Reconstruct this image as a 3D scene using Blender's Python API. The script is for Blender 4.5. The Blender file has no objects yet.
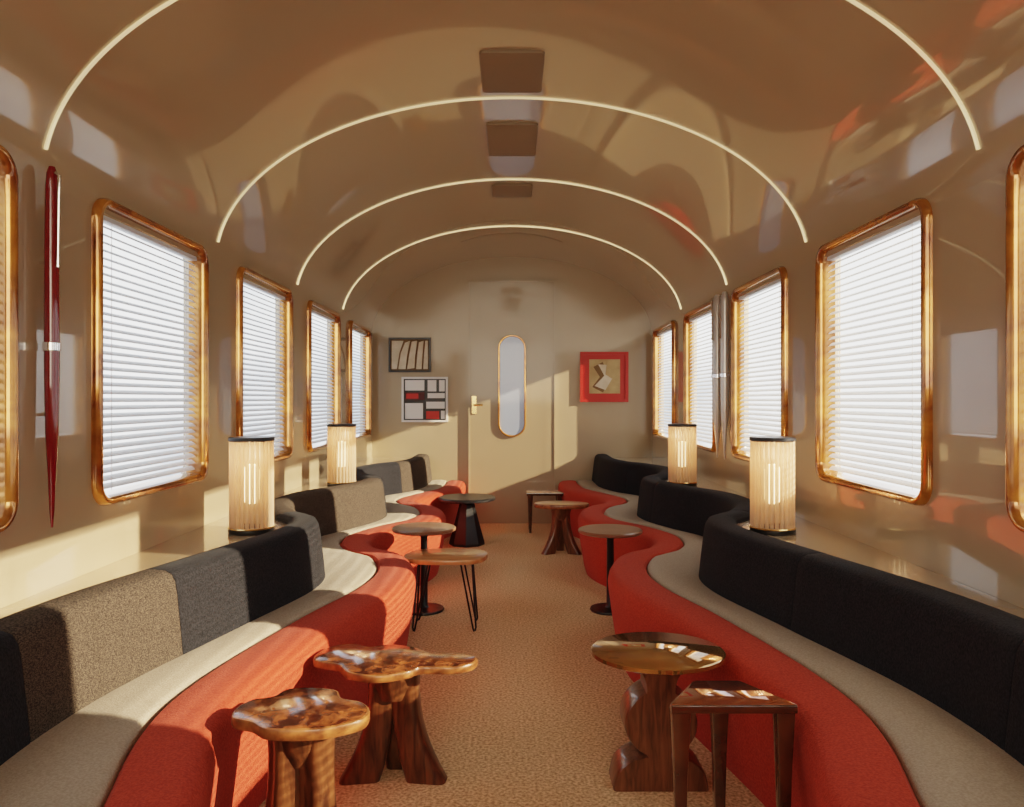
import bpy, bmesh, math, random
from mathutils import Vector
random.seed(7)
C=bpy.context.scene.collection
HW=1.4; Y0=-3.2; Y1=7.5; ZS=1.88; CB=0.78; EYE=1.23
PI=math.pi

# ---------------------------------------------------------------- materials
def nt(name):
    m=bpy.data.materials.new(name); m.use_nodes=True
    n=m.node_tree.nodes; l=m.node_tree.links
    return m,n,l,n['Principled BSDF']
def mat(name,col,rough=.5,metal=0,coat=0,col2=None,scale=20,stretch=(1,1,1),detail=4,bump=0,bscale=None,dist=0,
        lo=.35,hi=.65,emit=None,es=0,sheen=0,spec=.5,croug=.05,cior=1.5):
    m,n,l,b=nt(name)
    b.inputs['Base Color'].default_value=(*col,1)
    b.inputs['Roughness'].default_value=rough
    b.inputs['Metallic'].default_value=metal
    b.inputs['Coat Weight'].default_value=coat
    b.inputs['Coat Roughness'].default_value=croug
    b.inputs['Coat IOR'].default_value=cior
    b.inputs['Sheen Weight'].default_value=sheen
    b.inputs['Specular IOR Level'].default_value=spec
    tc=n.new('ShaderNodeTexCoord'); mp=n.new('ShaderNodeMapping')
    mp.inputs['Scale'].default_value=stretch
    l.new(tc.outputs['Object'],mp.inputs['Vector'])
    if col2:
        t=n.new('ShaderNodeTexNoise'); t.inputs['Scale'].default_value=scale
        t.inputs['Detail'].default_value=detail; t.inputs['Distortion'].default_value=dist
        l.new(mp.outputs[0],t.inputs['Vector'])
        r=n.new('ShaderNodeValToRGB')
        r.color_ramp.elements[0].position=lo; r.color_ramp.elements[0].color=(*col,1)
        r.color_ramp.elements[1].position=hi; r.color_ramp.elements[1].color=(*col2,1)
        l.new(t.outputs['Fac'],r.inputs[0]); l.new(r.outputs[0],b.inputs['Base Color'])
    if bump:
        t2=n.new('ShaderNodeTexNoise'); t2.inputs['Scale'].default_value=bscale or scale
        t2.inputs['Detail'].default_value=3
        l.new(mp.outputs[0],t2.inputs['Vector'])
        bp=n.new('ShaderNodeBump'); bp.inputs['Strength'].default_value=bump; bp.inputs['Distance'].default_value=.01
        l.new(t2.outputs['Fac'],bp.inputs['Height']); l.new(bp.outputs[0],b.inputs['Normal'])
    if emit:
        b.inputs['Emission Color'].default_value=(*emit,1); b.inputs['Emission Strength'].default_value=es
    return m
M={}
M['lacq']=mat('taupe_lacquer',(.44,.34,.22),.24,coat=1,croug=.02,cior=1.65)
M['ceil']=mat('ceiling_lacquer',(.45,.345,.22),.2,coat=1,croug=.03,cior=1.72)
M['endw']=mat('end_wall_lacquer',(.43,.335,.215),.35,coat=.5,croug=.08)
M['door']=mat('door_lacquer',(.38,.29,.18),.35,coat=.5,croug=.08)
M['vent']=mat('vent_lacquer',(.25,.18,.11),.5)
M['carpet']=mat('speckled_carpet',(.43,.265,.135),.95,col2=(.86,.62,.375),scale=95,detail=6,bump=.4,bscale=120,lo=.33,hi=.64,spec=.1)
M['red']=mat('red_wool',(.37,.042,.022),.9,col2=(.52,.074,.036),scale=160,bump=.3,bscale=250,sheen=.05,spec=.15)
M['beige']=mat('beige_wool',(.33,.27,.20),.9,col2=(.43,.355,.27),scale=180,bump=.3,bscale=250,sheen=.1,spec=.2)
M['black']=mat('charcoal_wool',(.010,.010,.012),.9,col2=(.024,.024,.029),scale=160,bump=.3,bscale=220,sheen=.03,spec=.2)
M['tweed']=mat('taupe_tweed',(.028,.021,.017),.92,col2=(.13,.10,.076),scale=190,stretch=(1,1,2.2),bump=.4,bscale=200,lo=.36,hi=.68,spec=.2)
M['frame']=mat('amber_wood_lacquer',(.22,.06,.010),.12,metal=.5,coat=1,col2=(.70,.31,.055),scale=6,detail=6,dist=.7,lo=.34,hi=.62)
M['brass']=mat('brass',(.85,.62,.30),.2,metal=1)
M['rib']=mat('pale_brass_rib_glow',(.92,.76,.44),.25,metal=.7,emit=(1,.80,.46),es=.45)  # weak emission paints a creamy sheen onto the brass
M['blk']=mat('black_metal',(.012,.012,.013),.35)
M['burl']=mat('burl_wood_top',(.045,.010,.005),.16,coat=.8,col2=(.34,.105,.035),scale=30,detail=10,dist=.7,lo=.40,hi=.68,croug=.08)
M['rim']=mat('bark_edge_wood',(.14,.045,.015),.35,coat=.4,col2=(.34,.13,.042),scale=30)
M['walnut']=mat('walnut',(.045,.015,.007),.28,coat=.5,col2=(.15,.055,.022),scale=9,stretch=(5,5,.7),detail=6,dist=.6)
M['walnutM']=mat('walnut_mid',(.09,.034,.015),.3,coat=.5,col2=(.20,.08,.036),scale=10,stretch=(6,6,.8),detail=6,dist=.6)
M['maple']=mat('honey_wood',(.46,.18,.06),.3,coat=.5,col2=(.66,.31,.13),scale=6,stretch=(1,8,1),detail=5)
M['brownTop']=mat('brown_lacquer_top',(.18,.08,.045),.3,coat=.5,col2=(.26,.13,.075),scale=5)
M['mirrorTop']=mat('bronze_lacquer_top',(.60,.34,.10),.06,metal=.7,coat=1,col2=(.40,.18,.055),scale=4)
M['redlac']=mat('oxblood_lacquer',(.36,.08,.025),.06,metal=.5,coat=1,col2=(.60,.20,.07),scale=3)
M['leglac']=mat('dark_lacquer_leg',(.05,.018,.01),.12,coat=1,col2=(.10,.035,.015),scale=8)
M['burg']=mat('burgundy_lacquer',(.20,.007,.012),.08,coat=1)
M['chrome']=mat('chrome',(.85,.85,.87),.12,metal=1)
M['silver']=mat('brushed_silver',(.62,.60,.57),.32,metal=.45,coat=.5)
M['white']=mat('white_paper',(.8,.78,.74),.7)
M['cream']=mat('cream_paper',(.66,.56,.40),.7,col2=(.78,.69,.54),scale=12)
M['tan']=mat('tan_paper',(.46,.31,.14),.6,col2=(.60,.44,.22),scale=8)
M['dkb']=mat('dark_brown_ink',(.10,.025,.02),.6)
M['artred']=mat('art_red',(.55,.03,.02),.4)
M['tanD']=mat('ochre_shadow',(.20,.115,.045),.7)
M['frost']=mat('frosted_door_glass_glow',(.26,.30,.36),.22,emit=(.6,.7,.9),es=.10,coat=.5)  # faint blue emission stands in for daylight coming through the pane
m,n,l,b=nt('blind_slat'); out=n['Material Output']
b.inputs['Base Color'].default_value=(.80,.80,.80,1); b.inputs['Roughness'].default_value=.4
tr=n.new('ShaderNodeBsdfTranslucent'); tr.inputs[0].default_value=(.80,.84,.90,1)
mx=n.new('ShaderNodeMixShader'); mx.inputs[0].default_value=.16
l.new(b.outputs[0],mx.inputs[1]); l.new(tr.outputs[0],mx.inputs[2]); l.new(mx.outputs[0],out.inputs[0])
M['slat']=m
m,n,l,b=nt('lamp_ribbed_glass'); out=n['Material Output']
b.inputs['Base Color'].default_value=(.70,.57,.45,1); b.inputs['Roughness'].default_value=.12
tr=n.new('ShaderNodeBsdfTranslucent'); tr.inputs[0].default_value=(.92,.75,.58,1)
tp=n.new('ShaderNodeBsdfTransparent'); tp.inputs[0].default_value=(1,.93,.84,1)
mx=n.new('ShaderNodeMixShader'); mx.inputs[0].default_value=.5
mx2=n.new('ShaderNodeMixShader'); mx2.inputs[0].default_value=.22
l.new(b.outputs[0],mx.inputs[1]); l.new(tr.outputs[0],mx.inputs[2])
l.new(mx.outputs[0],mx2.inputs[1]); l.new(tp.outputs[0],mx2.inputs[2]); l.new(mx2.outputs[0],out.inputs[0])
M['rod']=m
M['glow']=mat('lamp_glow_tube',(1,.85,.65),.5,emit=(1,.68,.36),es=3.6)

# ---------------------------------------------------------------- helpers
def obj(name,verts,faces,mats,parent=None,smooth=True,mi=None,angle=40):
    me=bpy.data.meshes.new(name); me.from_pydata([tuple(v) for v in verts],[],faces)
    if not isinstance(mats,(list,tuple)): mats=[mats]
    for k in mats: me.materials.append(M[k])
    if mi:
        for p,i in zip(me.polygons,mi): p.material_index=i
    bm=bmesh.new(); bm.from_mesh(me); bmesh.ops.recalc_face_normals(bm,faces=bm.faces); bm.to_mesh(me); bm.free()
    if smooth:
        for p in me.polygons: p.use_smooth=True
        me.set_sharp_from_angle(angle=math.radians(angle))
    o=bpy.data.objects.new(name,me); C.objects.link(o)
    if parent: o.parent=parent
    return o
def empty(name,loc=(0,0,0)):
    e=bpy.data.objects.new(name,None); e.empty_display_size=.1; e.location=loc; C.objects.link(e); return e
class MB:
    def __init__(s): s.v=[];s.f=[];s.m=[]
    def loft(s,rings,caps=True,closed=False,mi=0,ring_closed=True):
        o=len(s.v); n=len(rings[0])
        for r in rings: s.v+= [tuple(p) for p in r]
        R=len(rings)
        for i in range(R if closed else R-1):
            a=o+i*n; b=o+((i+1)%R)*n
            for j in range(n if ring_closed else n-1):
                k=(j+1)%n
                s.f.append((a+j,a+k,b+k,b+j)); s.m.append(mi)
        if caps and not closed:
            s.f.append(tuple(range(o,o+n))); s.m.append(mi)
            s.f.append(tuple(range(o+(R-1)*n,o+R*n))); s.m.append(mi)
        return s
    def box(s,x0,x1,y0,y1,z0,z1,mi=0):
        return s.loft([[(x0,y0,z),(x1,y0,z),(x1,y1,z),(x0,y1,z)] for z in (z0,z1)],mi=mi)
    def lathe(s,prof,cx=0,cy=0,n=40,mi=0,sy=1):
        return s.loft([[(cx+r*math.cos(2*PI*i/n),cy+sy*r*math.sin(2*PI*i/n),z) for i in range(n)] for r,z in prof],mi=mi)
    def slab(s,outline,z0,z1,bev=.006,mi=0,cx=0,cy=0,mi_top=None):
        def sc(d):
            r=[]
            n=len(outline)
            for i in range(n):
                p=Vector(outline[i]); a=Vector(outline[i-1]); b=Vector(outline[(i+1)%n])
                t=(b-a).normalized(); nn=Vector((t.y,-t.x))
                r.append(p-nn*d*SG)
            return r
        A=0; n=len(outline)
        for i in range(n):
            x0,y0=outline[i-1]; x1,y1=outline[i]; A+=x0*y1-x1*y0
        SG=1 if A>0 else -1
        rs=[]
        for d,z in ((bev,z0),(bev*.3,z0+bev*.3),(0,z0+bev),(0,z1-bev),(bev*.3,z1-bev*.3),(bev,z1)):
            rs.append([(cx+p.x,cy+p.y,z) for p in sc(d)])
        s.loft(rs,mi=mi)
        if mi_top is not None: s.m[-1]=mi_top
        return s
    def tube(s,pts,r,n=8,mi=0,caps=True):
        rings=[]
        P=[Vector(p) for p in pts]
        up=None
        for i,p in enumerate(P):
            t=(P[min(i+1,len(P)-1)]-P[max(i-1,0)]).normalized()
            if up is None:
                up=t.orthogonal().normalized()
            up=(up-t*up.dot(t)).normalized()
            w=t.cross(up); rr=r[i] if isinstance(r,(list,tuple)) else r
            rings.append([p+up*rr*math.cos(2*PI*k/n)+w*rr*math.sin(2*PI*k/n) for k in range(n)])
        return s.loft(rings,mi=mi,caps=caps)
    def make(s,name,mats,parent=None,**k): return obj(name,s.v,s.f,mats,parent,mi=s.m,**k)
def rr(w,h,r,n=8):
    pts=[]
    for cx,cy,a0 in ((w/2-r,h/2-r,0),(-w/2+r,h/2-r,90),(-w/2+r,-h/2+r,180),(w/2-r,-h/2+r,270)):
        for i in range(n+1):
            a=math.radians(a0+90*i/n); pts.append((cx+r*math.cos(a),cy+r*math.sin(a)))
    return pts
def cat(P,seg):
    out=[];n=len(P);P=[Vector(p) for p in P]
    for i in range(n-1):
        p0=P[max(i-1,0)];p1=P[i];p2=P[i+1];p3=P[min(i+2,n-1)]
        for k in range(seg):
            t=k/seg
            out.append(.5*((2*p1)+(p2-p0)*t+(2*p0-5*p1+4*p2-p3)*t*t+(3*p1-p0-3*p2+p3)*t**3))
    out.append(P[-1]); return out

# ---------------------------------------------------------------- room shell
MB().box(-1.6,1.6,Y0-.1,Y1+.1,-.1,0).make('floor','carpet',smooth=False)
WY=[2.95+1.31*k for k in range(-4,4)]
WZ=1.395; WW=.91; WH=1.06; FW=.037; OW=WW-2*FW; OH=WH-2*FW
def wall(side,name):
    cu=bpy.data.curves.new(name,'CURVE'); cu.dimensions='2D'; cu.fill_mode='BOTH'; cu.extrude=.04
    def sp(pts):
        s=cu.splines.new('POLY'); s.points.add(len(pts)-1)
        for i,p in enumerate(pts): s.points[i].co=(p[0],p[1],0,1)
        s.use_cyclic_u=True
    sp([(Y0,0),(Y1,0),(Y1,ZS),(Y0,ZS)])
    for y in WY: sp([(y+u,min(WZ+v,ZS-.01)) for u,v in rr(OW+.02,OH+.02,.06,6)])
    o=bpy.data.objects.new(name+'_c',cu); C.objects.link(o)
    dg=bpy.context.evaluated_depsgraph_get(); dg.update()
    me=bpy.data.meshes.new_from_object(o.evaluated_get(dg))
    for v in me.vertices:
        a,b2,c=v.co; v.co=(side*(HW+.04)+c,a,b2)
    bpy.data.objects.remove(o)
    bm=bmesh.new(); bm.from_mesh(me); bmesh.ops.remove_doubles(bm,verts=bm.verts,dist=1e-5)
    bmesh.ops.recalc_face_normals(bm,faces=bm.faces); bm.to_mesh(me); bm.free()
    me.materials.clear(); me.materials.append(M['lacq'])
    w=bpy.data.objects.new(name,me); C.objects.link(w)
wall(1,'wall_right'); wall(-1,'wall_left')
def arc(off,n=72): return [((HW+off)*math.cos(PI*i/n),(CB+off)*math.sin(PI*i/n)+ZS) for i in range(n+1)]
inn=arc(0); ou=arc(.08)
ring=inn+ou[::-1]
MB().loft([[(x,y,z) for x,z in ring] for y in (Y0,Y1)]).make('ceiling','ceil',angle=30)
MB().box(-1.5,1.5,Y1,Y1+.1,0,2.8).make('wall_end','endw',smooth=False)
MB().box(-1.5,1.5,Y0-.1,Y0,0,2.8).make('wall_back','endw',smooth=False)
k=0
for i in range(-3,3):
    y=3.54+1.31*i
    if y<Y0+.1: continue
    k+=1
    n=72; w=.0055; rings=[]
    a0=math.radians(7)
    for j in range(n+1):
        a=a0+(PI-2*a0)*j/n
        def P(off,yy): return ((HW-off)*math.cos(a),yy,ZS+(CB-off)*math.sin(a))
        rings.append([P(-.004,y-w),P(.006,y-w),P(.009,y-w*.4),P(.009,y+w*.4),P(.006,y+w),P(-.004,y+w)])
    MB().loft(rings).make('trim_%d'%k,'rib')
for (a,b2) in ((3.06,3.46),(3.86,4.36),(4.95,5.25)):
    mb=MB(); 
    mb.slab([(u,v) for u,v in rr(.27,b2-a,.02,4)],2.646,2.664,.003,cy=(a+b2)/2)
    mb.make('ceiling_vent','vent')

# ---------------------------------------------------------------- windows
prof=[(-.004,-.05),(0,.004),(.004,.018),(.010,.026),(.018,.030),(.027,.028),(.034,.018),(.037,.0),(.037,-.012),(.012,-.012),(.012,-.05)]
wn=0
for side in (1,-1):
    for yc in WY:
        wn+=1
        e=empty('window_%d'%wn,(side*HW,yc,WZ))
        mb=MB(); rings=[]
        for o_,d in prof:
            rings.append([(-side*d,u,v) for u,v in rr(OW+2*o_,OH+2*o_,.05+o_,8)])
        mb.loft(rings,closed=True).make('frame','frame',e)
        mb=MB(); n=34; sp=(OH-.05)/n; w=.0262
        tilt=math.radians(38)
        for i in range(n):
            z=-OH/2+.012+sp*(i+.5)
            pts=[]
            for q in (-.5,-.25,0,.25,.5):
                cr=.0022*(1-4*q*q)
                pts.append((side*(.028+w*q*math.cos(tilt)-cr*math.sin(tilt)), z+w*q*math.sin(tilt)+cr*math.cos(tilt)))
            o0=len(mb.v)
            for x,zz in pts: mb.v+=[(x,-OW/2+.006,zz),(x,OW/2-.006,zz)]
            for q in range(4):
                mb.f.append((o0+2*q,o0+2*q+1,o0+2*q+3,o0+2*q+2)); mb.m.append(0)
        for yy in (-OW*.36,OW*.36):
            mb.tube([(side*.014,yy,-OH/2+.01),(side*.014,yy,OH/2-.02)],.001,5)
        mb.box(min(side*.012,side*.045),max(side*.012,side*.045),-OW/2+.004,OW/2-.004,OH/2-.034,OH/2-.002)
        mb.make('venetian_blind','slat',e)

# ---------------------------------------------------------------- banquettes
Bp=[(1.12,-2.6),(1.14,-1),(.90,.2),(.98,.9),(1.10,1.5),(1.10,2.0),(.96,2.6),(.83,3.15),(.87,3.5),(1.03,3.72),(1.14,4.0),(1.12,4.35),(.98,4.65),(.87,5.0),(.88,5.3),(1.02,5.55),(1.12,5.9),(1.05,6.25),(.90,6.5),(.80,6.85),(.79,7.2),(.79,7.47)]
Fp=[(.72,-2.6),(.74,-1),(.46,.2),(.50,.95),(.63,1.5),(.735,2.0),(.62,2.68),(.48,3.2),(.46,3.6),(.56,3.95),(.74,4.15),(.80,4.4),(.70,4.7),(.53,5.0),(.47,5.35),(.55,5.7),(.70,5.9),(.74,6.1),(.64,6.4),(.50,6.75),(.46,7.1),(.46,7.47)]
SEG=12
Bc=cat(Bp,SEG); Fc=cat(Fp,SEG)
def norms(c):
    r=[]
    for i in range(len(c)):
        t=(c[min(i+1,len(c)-1)]-c[max(i-1,0)]).normalized()
        r.append(Vector((t.y,-t.x)))
    r[-1]=Vector((1,0)); r[0]=Vector((1,0))
    return r
Bn=norms(Bc); Fn=norms(Fc)
redp=[(.06,.0),(.045,.05),(.02,.2),(.004,.32),(.0,.36),(.006,.39),(.02,.412),(.045,.424),(.09,.430),(.14,.430),(.172,.426),(.185,.41),(.185,.0)]
bkp=[(.0,.38),(.012,.5),(.026,.62),(.034,.662),(.048,.684),(.07,.693),(.12,.695),(.15,.69),(.168,.675),(.172,.65),(.172,.38)]
def bench(side,segs):
    e=empty('curved_banquette',(side*.9,2.4,0))
    off=Vector((side*.9,2.4,0))
    def T(x,y,z): return (side*x-off.x,y-off.y,z)
    def ringp(c,nn,p): return [T(c.x+nn.x*t,c.y+nn.y*t,z) for t,z in p]
    MB().loft([ringp(Fc[i],Fn[i],redp) for i in range(len(Fc))]).make('seat_front_red','red',e)
    rings=[]
    for i in range(len(Fc)):
        a=Fc[i]+Fn[i]*.187; b=Bc[i]+Bn[i]*.02
        r=[]
        for t,z in ((0,.30),(0,.41),(.03,.424),(.10,.432),(.4,.438),(.8,.434),(1,.43),(1,.30)):
            p=a.lerp(b,t); r.append(T(p.x,p.y,z))
        rings.append(r)
    MB().loft(rings).make('seat_cushion_beige','beige',e)
    names={'b':'black','t':'tweed'}
    for k,(y0,y1,c) in enumerate(segs):
        idx=[i for i in range(len(Bc)) if y0<=Bc[i].y<=y1]
        i0,i1=idx[0],idx[-1]
        rs=[]
        if i0>0: i0-=1
        for i in range(i0,i1+1):
            rs.append(ringp(Bc[i],Bn[i],bkp))
        def shrink(ring,other,d,s):
            cx=sum((Vector(p) for p in ring),Vector())/len(ring)
            dirv=(sum((Vector(p) for p in other),Vector())/len(ring)-cx).normalized()
            return [tuple((Vector(p)-cx)*s+cx+dirv*d) for p in ring]
        f=rs[0]; rs[0]=shrink(f,rs[1],.005,1); rs.insert(0,shrink(f,rs[1],.001,.98))
        g=rs[-1]; rs[-1]=shrink(g,rs[-2],.005,1); rs.append(shrink(g,rs[-2],.001,.98))
        MB().loft(rs).make('backrest_panel_%d'%(k+1),names[c],e)
    rings=[]
    for i in range(len(Bc)):
        p=Bc[i]+Bn[i]*.173
        rings.append([(side*p.x,p.y,0),(side*p.x,p.y,.66),(side*(HW-.001),p.y,.66),(side*(HW-.001),p.y,0)])
    MB().loft(rings).make('window_ledge','lacq')
bench(1,[(-2.6,.6,'b'),(.6,1.72,'b'),(1.72,2.6,'b'),(2.6,3.72,'b'),(3.72,4.9,'b'),(4.9,6.4,'b'),(6.4,7.48,'b')])
bench(-1,[(-2.6,.6,'t'),(.6,1.76,'b'),(1.76,2.38,'t'),(2.38,3.68,'b'),(3.68,5.2,'t'),(5.2,6.45,'b'),(6.45,7.48,'t')])

# ---------------------------------------------------------------- lantern lamps
def lamp(x,y):
    e=empty('table_lantern_lamp',(x,y,.66))
    R=.090; H=.41
    mb=MB()
    mb.lathe([(.0,0),(R+.004,0),(R+.006,.004),(R+.006,.018),(R,.022),(0,.022)])
    mb.make('base_disc','blk',e)
    mb=MB(); mb.lathe([(.0,H-.018),(R,H-.018),(R+.006,H-.014),(R+.006,H-.004),(R+.002,H),(0,H)])
    mb.make('top_disc','blk',e)
    MB().lathe([(R+.007,.020),(R+.009,.023),(R+.007,.026),(R-.01,.026),(R-.01,.020)],mi=0).make('brass_ring','brass',e)
    mb=MB(); N=26
    for i in range(N):
        a=2*PI*i/N
        mb.tube([(R*.94*math.cos(a),R*.94*math.sin(a),.022),(R*.94*math.cos(a),R*.94*math.sin(a),H-.018)],.0088,8)
    mb.make('ribbed_glass_shade','rod',e)
    mb=MB(); mb.lathe([(0,.12),(.026,.125),(.032,.14),(.032,.27),(.025,.29),(0,.295)],n=20); mb.make('glow_tube','glow',e)
    MB().tube([(0,0,.02),(0,0,.12)],.006).make('stem','brass',e)
    L=bpy.data.lights.new('lamp_bulb','POINT'); L.energy=.9; L.color=(1,.72,.45); L.shadow_soft_size=.03
    lo=bpy.data.objects.new('lamp_bulb',L); C.objects.link(lo); lo.parent=e; lo.location=(0,0,.34)
for s in (1,-1):
    lamp(s*1.125,3.24); lamp(s*1.14,5.02)

# ---------------------------------------------------------------- tables
def smooth_outline(pts,seg=6):
    oc=cat([pts[-1]]+pts+[pts[0],pts[1]],seg)
    oc=oc[seg:-seg]; 
    if (oc[0]-oc[-1]).length<1e-6: oc=oc[:-1]
    return [(p.x,p.y) for p in oc]
def blob(r,n,amps,sy=1,ph=0):
    pts=[]
    for i in range(n):
        a=2*PI*i/n
        q=1+sum(A*math.cos(kk*a+p) for kk,A,p in amps)
        pts.append((r*q*math.cos(a),r*sy*q*math.sin(a)))
    return pts
def flare_leg(mb,ang,ztop,r_in,r_out,wt,wb,tt,tb,mi=0):
    rings=[]
    ca,sa=math.cos(ang),math.sin(ang)
    for i in range(11):
        t=i/10; z=ztop*(1-t)
        r=r_in+(r_out-r_in)*(t**2.4)
        w=wt+(wb-wt)*t**1.5-.02*math.sin(PI*t); th=tt+(tb-tt)*t
        w/=2;th/=2
        ring=[]
        for u,v in rr(2*w,2*th,min(w,th)*.55,3):
            rad=r+u; ring.append((ca*rad-sa*v,sa*rad+ca*v,z))
        rings.append(ring)
    mb.loft(rings,mi=mi)
def tree_table(x,y,z,out,angs,rout,wt,wb,matl='walnut',name='live_edge_side_table',th=.035,top='burl'):
    e=empty(name,(x,y,0))
    MB().slab(out,z-th,z,.007,mi=0,mi_top=1).make('burl_top',['rim',top],e)
    mb=MB()
    for a in angs: flare_leg(mb,a,z-th,.035,rout,wt,wb,wt*.85,wb*.55)
    mb.lathe([(.055,z-th-.10),(.075,z-th-.05),(.085,z-th)],n=20)
    mb.make('flared_trunk_legs',matl,e)
o1=smooth_outline([(-.17,-.01),(-.155,-.06),(-.10,-.085),(-.05,-.125),(.04,-.13),(.10,-.115),(.165,-.07),(.172,-.01),(.14,.04),(.085,.065),(.06,.115),(.0,.135),(-.075,.125),(-.10,.075),(-.15,.05)])
tree_table(-.53,1.90,.452,o1,[PI*.5+.3,PI*1.2,PI*1.85],.09,.10,.12,th=.03)
o2=smooth_outline([(-.265,.03),(-.25,-.03),(-.17,-.065),(-.12,-.135),(-.03,-.165),(.06,-.13),(.10,-.09),(.20,-.09),(.262,-.05),(.268,.01),(.20,.045),(.12,.05),(.06,.10),(-.03,.135),(-.10,.11),(-.16,.14),(-.235,.11)])
tree_table(-.385,2.45,.39,o2,[math.radians(188),math.radians(352),math.radians(90)],.11,.10,.13,th=.026)
tree_table(.395,6.05,.40,blob(.21,48,[(2,.06,.5),(3,.04,1)],.7),[PI*.5,PI*1.15,PI*1.85],.12,.08,.11,matl='walnutM',top='maple')

def pedestal(x,y,z,r):
    e=empty('round_pedestal_table',(x,y,0))
    MB().lathe([(0,z-.022),(r-.01,z-.022),(r,z-.016),(r,z-.006),(r-.006,z),(0,z)],n=48).make('round_top','brownTop',e)
    MB().lathe([(0,0),(.115,0),(.118,.006),(.115,.014),(.03,.02),(.022,.03),(.020,z-.06),(.035,z-.03),(.07,z-.022),(0,z-.022)],n=32).make('column_base','blk',e)
pedestal(-.515,4.39,.487,.187); pedestal(.575,4.39,.475,.187)

e=empty('hairpin_leg_table',(-.36,4.08,0))
oc=smooth_outline([(-.225,-.02),(-.165,.13),(.02,.16),(.19,.12),(.225,-.01),(.16,-.14),(-.06,-.16),(-.18,-.115)])
MB().slab(oc,.365,.392,.006).make('wood_top','maple',e)
mb=MB()
for a in (40,140,220,320):
    a=math.radians(a); c,s=math.cos(a),math.sin(a)
    bx,by=.20*c*1.05,.14*s*1.1; tx,ty=.15*c,.10*s
    px,py=-s*.045,c*.045
    mb.tube([(tx+px,ty+py,.368),(bx+px*.25,by+py*.25,.02),(bx+px*.08,by+py*.08,.005),(bx-px*.08,by-py*.08,.005),(bx-px*.25,by-py*.25,.02),(tx-px,ty-py,.368)],.005,8)
mb.make('hairpin_legs','blk',e)

e=empty('black_cone_base_table',(-.385,6.4,0))
MB().lathe([(0,.375),(.23,.375),(.245,.382),(.245,.395),(.235,.405),(0,.405)],n=40).make('round_top','blk',e)
mb=MB(); mb.lathe([(.0,0),(.15,0),(.15,.02),(.10,.20),(.06,.36),(.10,.375),(0,.375)],n=8); mb.make('faceted_cone_base','blk',e,smooth=False)

def taper_table(x,y,z,out,legs,th=.028,name='tapered_leg_lacquer_table',wt=.024,wb=.011):
    e=empty(name,(x,y,0))
    MB().slab(out,z-th,z,.004,mi=0,mi_top=1).make('lacquer_top',['leglac','redlac'],e)
    mb=MB()
    for lx,ly in legs:
        rings=[]
        for zz,w in ((0,wb),(.01,wb*1.05),(z*.6,wt*.72),(z-th,wt)):
            rings.append([(lx+u,ly+v,zz) for u,v in rr(2*w,2*w,w*.3,2)])
        mb.loft(rings)
    mb.make('tapered_legs','leglac',e)
taper_table(.560,1.96,.462,[(-.158,-.075),(-.160,-.062),(-.068,.09),(-.055,.097),(.055,.097),(.068,.09),(.160,-.062),(.158,-.075)],[(-.132,-.048),(.132,-.048),(.0,.068)],th=.022)
taper_table(.305,7.05,.375,[(-.17,-.14),(-.17,.14),(.17,.14),(.17,-.14)],[(-.135,-.105),(.135,-.105),(-.135,.105),(.135,.105)])

# sculpted round table : flat stacked-disc silhouette slab base
e=empty('sculpted_round_side_table',(.47,2.42,0))
MB().lathe([(0,.407),(.207,.407),(.214,.411),(.214,.423),(.208,.427),(0,.427)],n=56,sy=.86).make('bronze_top','mirrorTop',e)
half=[(.150,0),(.150,.010),(.146,.03)]
for i in range(1,9):
    a=PI/2*i/8; half.append((.040+.104*math.cos(a),.03+.075*math.sin(a)))
for i in range(0,19):
    a=-1.15+2.3*i/18; half.append((.0+.115*math.cos(a),.21+.105*math.sin(a)))
for i in range(0,8):
    a=PI/2*i/7; half.append((.046+.09*(1-math.cos(a)),.315+.092*math.sin(a)))
full=[(x,z) for x,z in half]+[(-x,z) for x,z in half[::-1]]
mb=MB(); rings=[]
for dy,sc in ((-.065,.95),(-.060,.985),(-.052,1),(.052,1),(.060,.985),(.065,.95)):
    rings.append([(x*sc,dy,z) for x,z in full])
mb.loft(rings).make('stacked_disc_base','walnutM',e,angle=35)

# ---------------------------------------------------------------- pens on walls
def pen(side,y,body,acc,L=1.07,R=.024,zc=1.387,name='giant_pen_wall_sculpture'):
    e=empty(name,(side*(HW-R-.014),y,zc))
    h=L/2
    MB().lathe([(0,-h),(.003,-h),(.007,-h+.05),(R*.55,-h+.16),(R*.85,-h+.28),(R*.97,-.1),(R,0)],n=24).make('barrel',body,e)
    MB().lathe([(R+.001,-.012),(R+.003,-.01),(R+.003,.012),(R+.001,.014)],n=24).make('centre_band',acc,e)
    MB().lathe([(R,0),(R,.1),(R*.97,.3),(R*.85,h-.06),(R*.7,h-.02),(R*.4,h),(0,h)],n=24).make('cap',body,e)
    mb=MB(); xx=-side*(R+.004)
    mb.tube([(-side*R*.8,-R*.5,h-.02),(xx-side*.004,-R*.5,h-.03),(xx-side*.002,-R*.5,h-.12),(xx,-R*.5,h-.26),(xx,-R*.5,h-.30)],[.004,.005,.004,.004,.006],8)
    mb.make('clip',acc,e)
    mb=MB()
    for z in (-.2,.25): mb.tube([(0,0,z),(side*(R+.014),0,z)],.005)
    mb.make('wall_pins',acc,e)
pen(-1,2.225,'burg','chrome',R=.021)
pen(1,4.94,'silver','chrome',R=.034); pen(1,4.79,'silver','chrome',R=.028)

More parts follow.
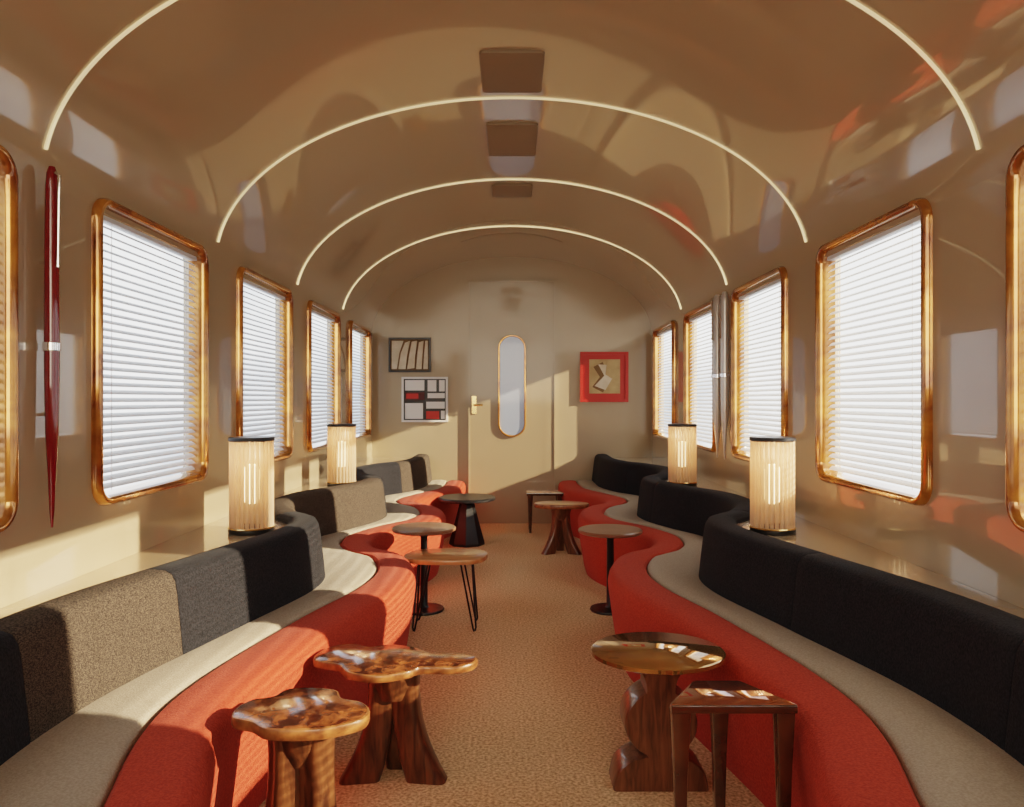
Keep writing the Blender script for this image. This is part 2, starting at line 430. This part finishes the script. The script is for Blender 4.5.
# ---------------------------------------------------------------- end wall: door + art
e=empty('door_1',(0,Y1,0))
mb=MB(); mb.box(-.42,.42,-.022,0.0,.0,2.41); mb.make('door_leaf','door',e,smooth=False)
MB().box(-.434,-.420,-.03,0,0,2.424).make('jamb_left','endw',e,smooth=False)
MB().box(.420,.434,-.03,0,0,2.424).make('jamb_right','endw',e,smooth=False)
MB().box(-.434,.434,-.03,0,2.41,2.424).make('jamb_head','endw',e,smooth=False)
gp=rr(.24,.98,.115,10)
MB().loft([[(u,-.030,1.37+v) for u,v in gp],[(u,-.012,1.37+v) for u,v in gp]]).make('frosted_glass','frost',e)
rings=[]
for o_,d in ((0,.022),(0,.036),(.006,.044),(.014,.044),(.019,.036),(.019,.02)):
    rings.append([(u,-d,1.37+v) for u,v in rr(.24+2*o_,.98+2*o_,.115+o_,10)])
MB().loft(rings,closed=True).make('window_frame','frame',e)
mb=MB(); mb.box(-.40,-.355,-.03,-.02,1.09,1.27); mb.tube([(-.378,-.02,1.18),(-.378,-.07,1.18),(-.33,-.075,1.18),(-.29,-.075,1.18)],.009,10)
mb.make('brass_handle','brass',e)

def art(name,cx,cz,w,h,frame,mat_,shapes,fw=.018):
    e=empty(name,(cx,Y1,cz))
    mb=MB(); rings=[]
    for o_,d in ((0,0),(0,.03),(-fw,.03),(-fw,.0)):
        W=w/2+o_;H=h/2+o_; rings.append([(-W,-d,-H),(W,-d,-H),(W,-d,H),(-W,-d,H)])
    mb.loft(rings,closed=True).make('frame',frame,e,smooth=False)
    MB().box(-w/2+fw,w/2-fw,-.012,0,-h/2+fw,h/2-fw).make('backing',mat_,e,smooth=False)
    for i,(pts,mm,d) in enumerate(shapes):
        P=[(u*w/2,v*h/2) for u,v in pts]
        MB().loft([[(u,-.012,v) for u,v in P],[(u,-.012-d,v) for u,v in P]]).make('shape_%d'%(i+1),mm,e,smooth=False)
def R_(a,b,c,d): return [(a,b),(c,b),(c,d),(a,d)]
art('framed_folded_paper_art',-1.02,1.68,.42,.345,'blk','tanD',[
  ([(-.86,-.82),(-.62,-.82),(-.50,.10),(-.30,.82),(-.86,.82)],'cream',.004),
  ([(-.54,-.82),(-.20,-.82),(-.12,.0),(.02,.82),(-.22,.70),(-.42,.10)],'cream',.012),
  ([(-.12,-.82),(.22,-.76),(.26,.0),(.36,.82),(.10,.76),(-.02,.0)],'cream',.016),
  ([(.30,-.82),(.56,-.82),(.60,.0),(.66,.82),(.44,.72),(.36,.0)],'cream',.012),
  ([(.64,-.82),(.86,-.82),(.86,.82),(.74,.82),(.68,.0)],'cream',.006)])
art('framed_geometric_art',-.87,1.235,.46,.45,'white','blk',[
  (R_(-.86,.40,-.02,.86),'white',.003),(R_(.12,.36,.50,.86),'white',.003),(R_(.62,.36,.86,.86),'white',.003),
  (R_(-.86,-.02,-.02,.32),'dkb',.003),(R_(-.80,.04,-.28,.26),'artred',.006),
  (R_(.12,.06,.86,.28),'white',.003),
  (R_(-.86,-.86,-.08,-.16),'white',.003),(R_(.06,-.40,.86,-.10),'white',.003),(R_(.06,-.86,.62,-.52),'artred',.003),(R_(.70,-.86,.86,-.50),'white',.003)],fw=.02)
art('framed_relief_art',.92,1.46,.48,.50,'artred','artred',[
  (R_(-.62,-.66,.66,.70),'tan',.004),
  ([(-.50,-.40),(-.05,-.62),(.22,-.10),(-.06,.60),(-.45,.40),(-.18,.0)],'tanD',.006),
  ([(-.40,-.36),(.05,-.52),(.36,-.02),(.14,.48),(-.25,.50),(.0,.05)],'cream',.010),
  ([(.05,.10),(.45,-.15),(.35,.30),(.12,.62)],'tan',.014)],fw=.03)

# ---------------------------------------------------------------- light
S=bpy.data.lights.new('sun','SUN'); S.energy=11.5; S.color=(1,.81,.56); S.angle=math.radians(.6)
so=bpy.data.objects.new('sun',S); C.objects.link(so); so.location=(6,-2,5)
so.rotation_euler=Vector((-1,.27,-.37)).to_track_quat('-Z','Y').to_euler()
A=bpy.data.lights.new('rear_fill_light','AREA'); A.shape='RECTANGLE'; A.size=2.2; A.size_y=1.4; A.energy=42; A.color=(1,.86,.67)  # added fill light behind the camera to brighten the interior, not a fitting
ao=bpy.data.objects.new('rear_fill_light',A); C.objects.link(ao); ao.location=(0,Y0+.1,1.9); ao.rotation_euler=Vector((0,1,-.08)).to_track_quat('-Z','Y').to_euler()
W=bpy.data.worlds.new('sky'); bpy.context.scene.world=W; W.use_nodes=True
n=W.node_tree.nodes; l=W.node_tree.links; bg=n['Background']
tc=n.new('ShaderNodeTexCoord'); no=n.new('ShaderNodeTexNoise'); no.inputs['Scale'].default_value=3.5; no.inputs['Detail'].default_value=5
r=n.new('ShaderNodeValToRGB'); r.color_ramp.elements[0].position=.42; r.color_ramp.elements[0].color=(.34,.42,.52,1)
r.color_ramp.elements[1].position=.58; r.color_ramp.elements[1].color=(1,1,.98,1)
l.new(tc.outputs['Generated'],no.inputs['Vector']); l.new(no.outputs['Fac'],r.inputs[0]); l.new(r.outputs[0],bg.inputs['Color'])
bg.inputs['Strength'].default_value=1.75
vs=bpy.context.scene.view_settings
try:
    vs.view_transform='Filmic'; vs.look='Medium High Contrast'
except Exception:
    pass
vs.exposure=.56

# ---------------------------------------------------------------- camera
cd=bpy.data.cameras.new('camera'); cd.sensor_width=36; cd.lens=750/1024*36; cd.shift_y=-3.5/1024; cd.clip_start=.02
co=bpy.data.objects.new('camera',cd); C.objects.link(co); co.location=(0,0,EYE); co.rotation_euler=(PI/2,0,0)
bpy.context.scene.camera=co
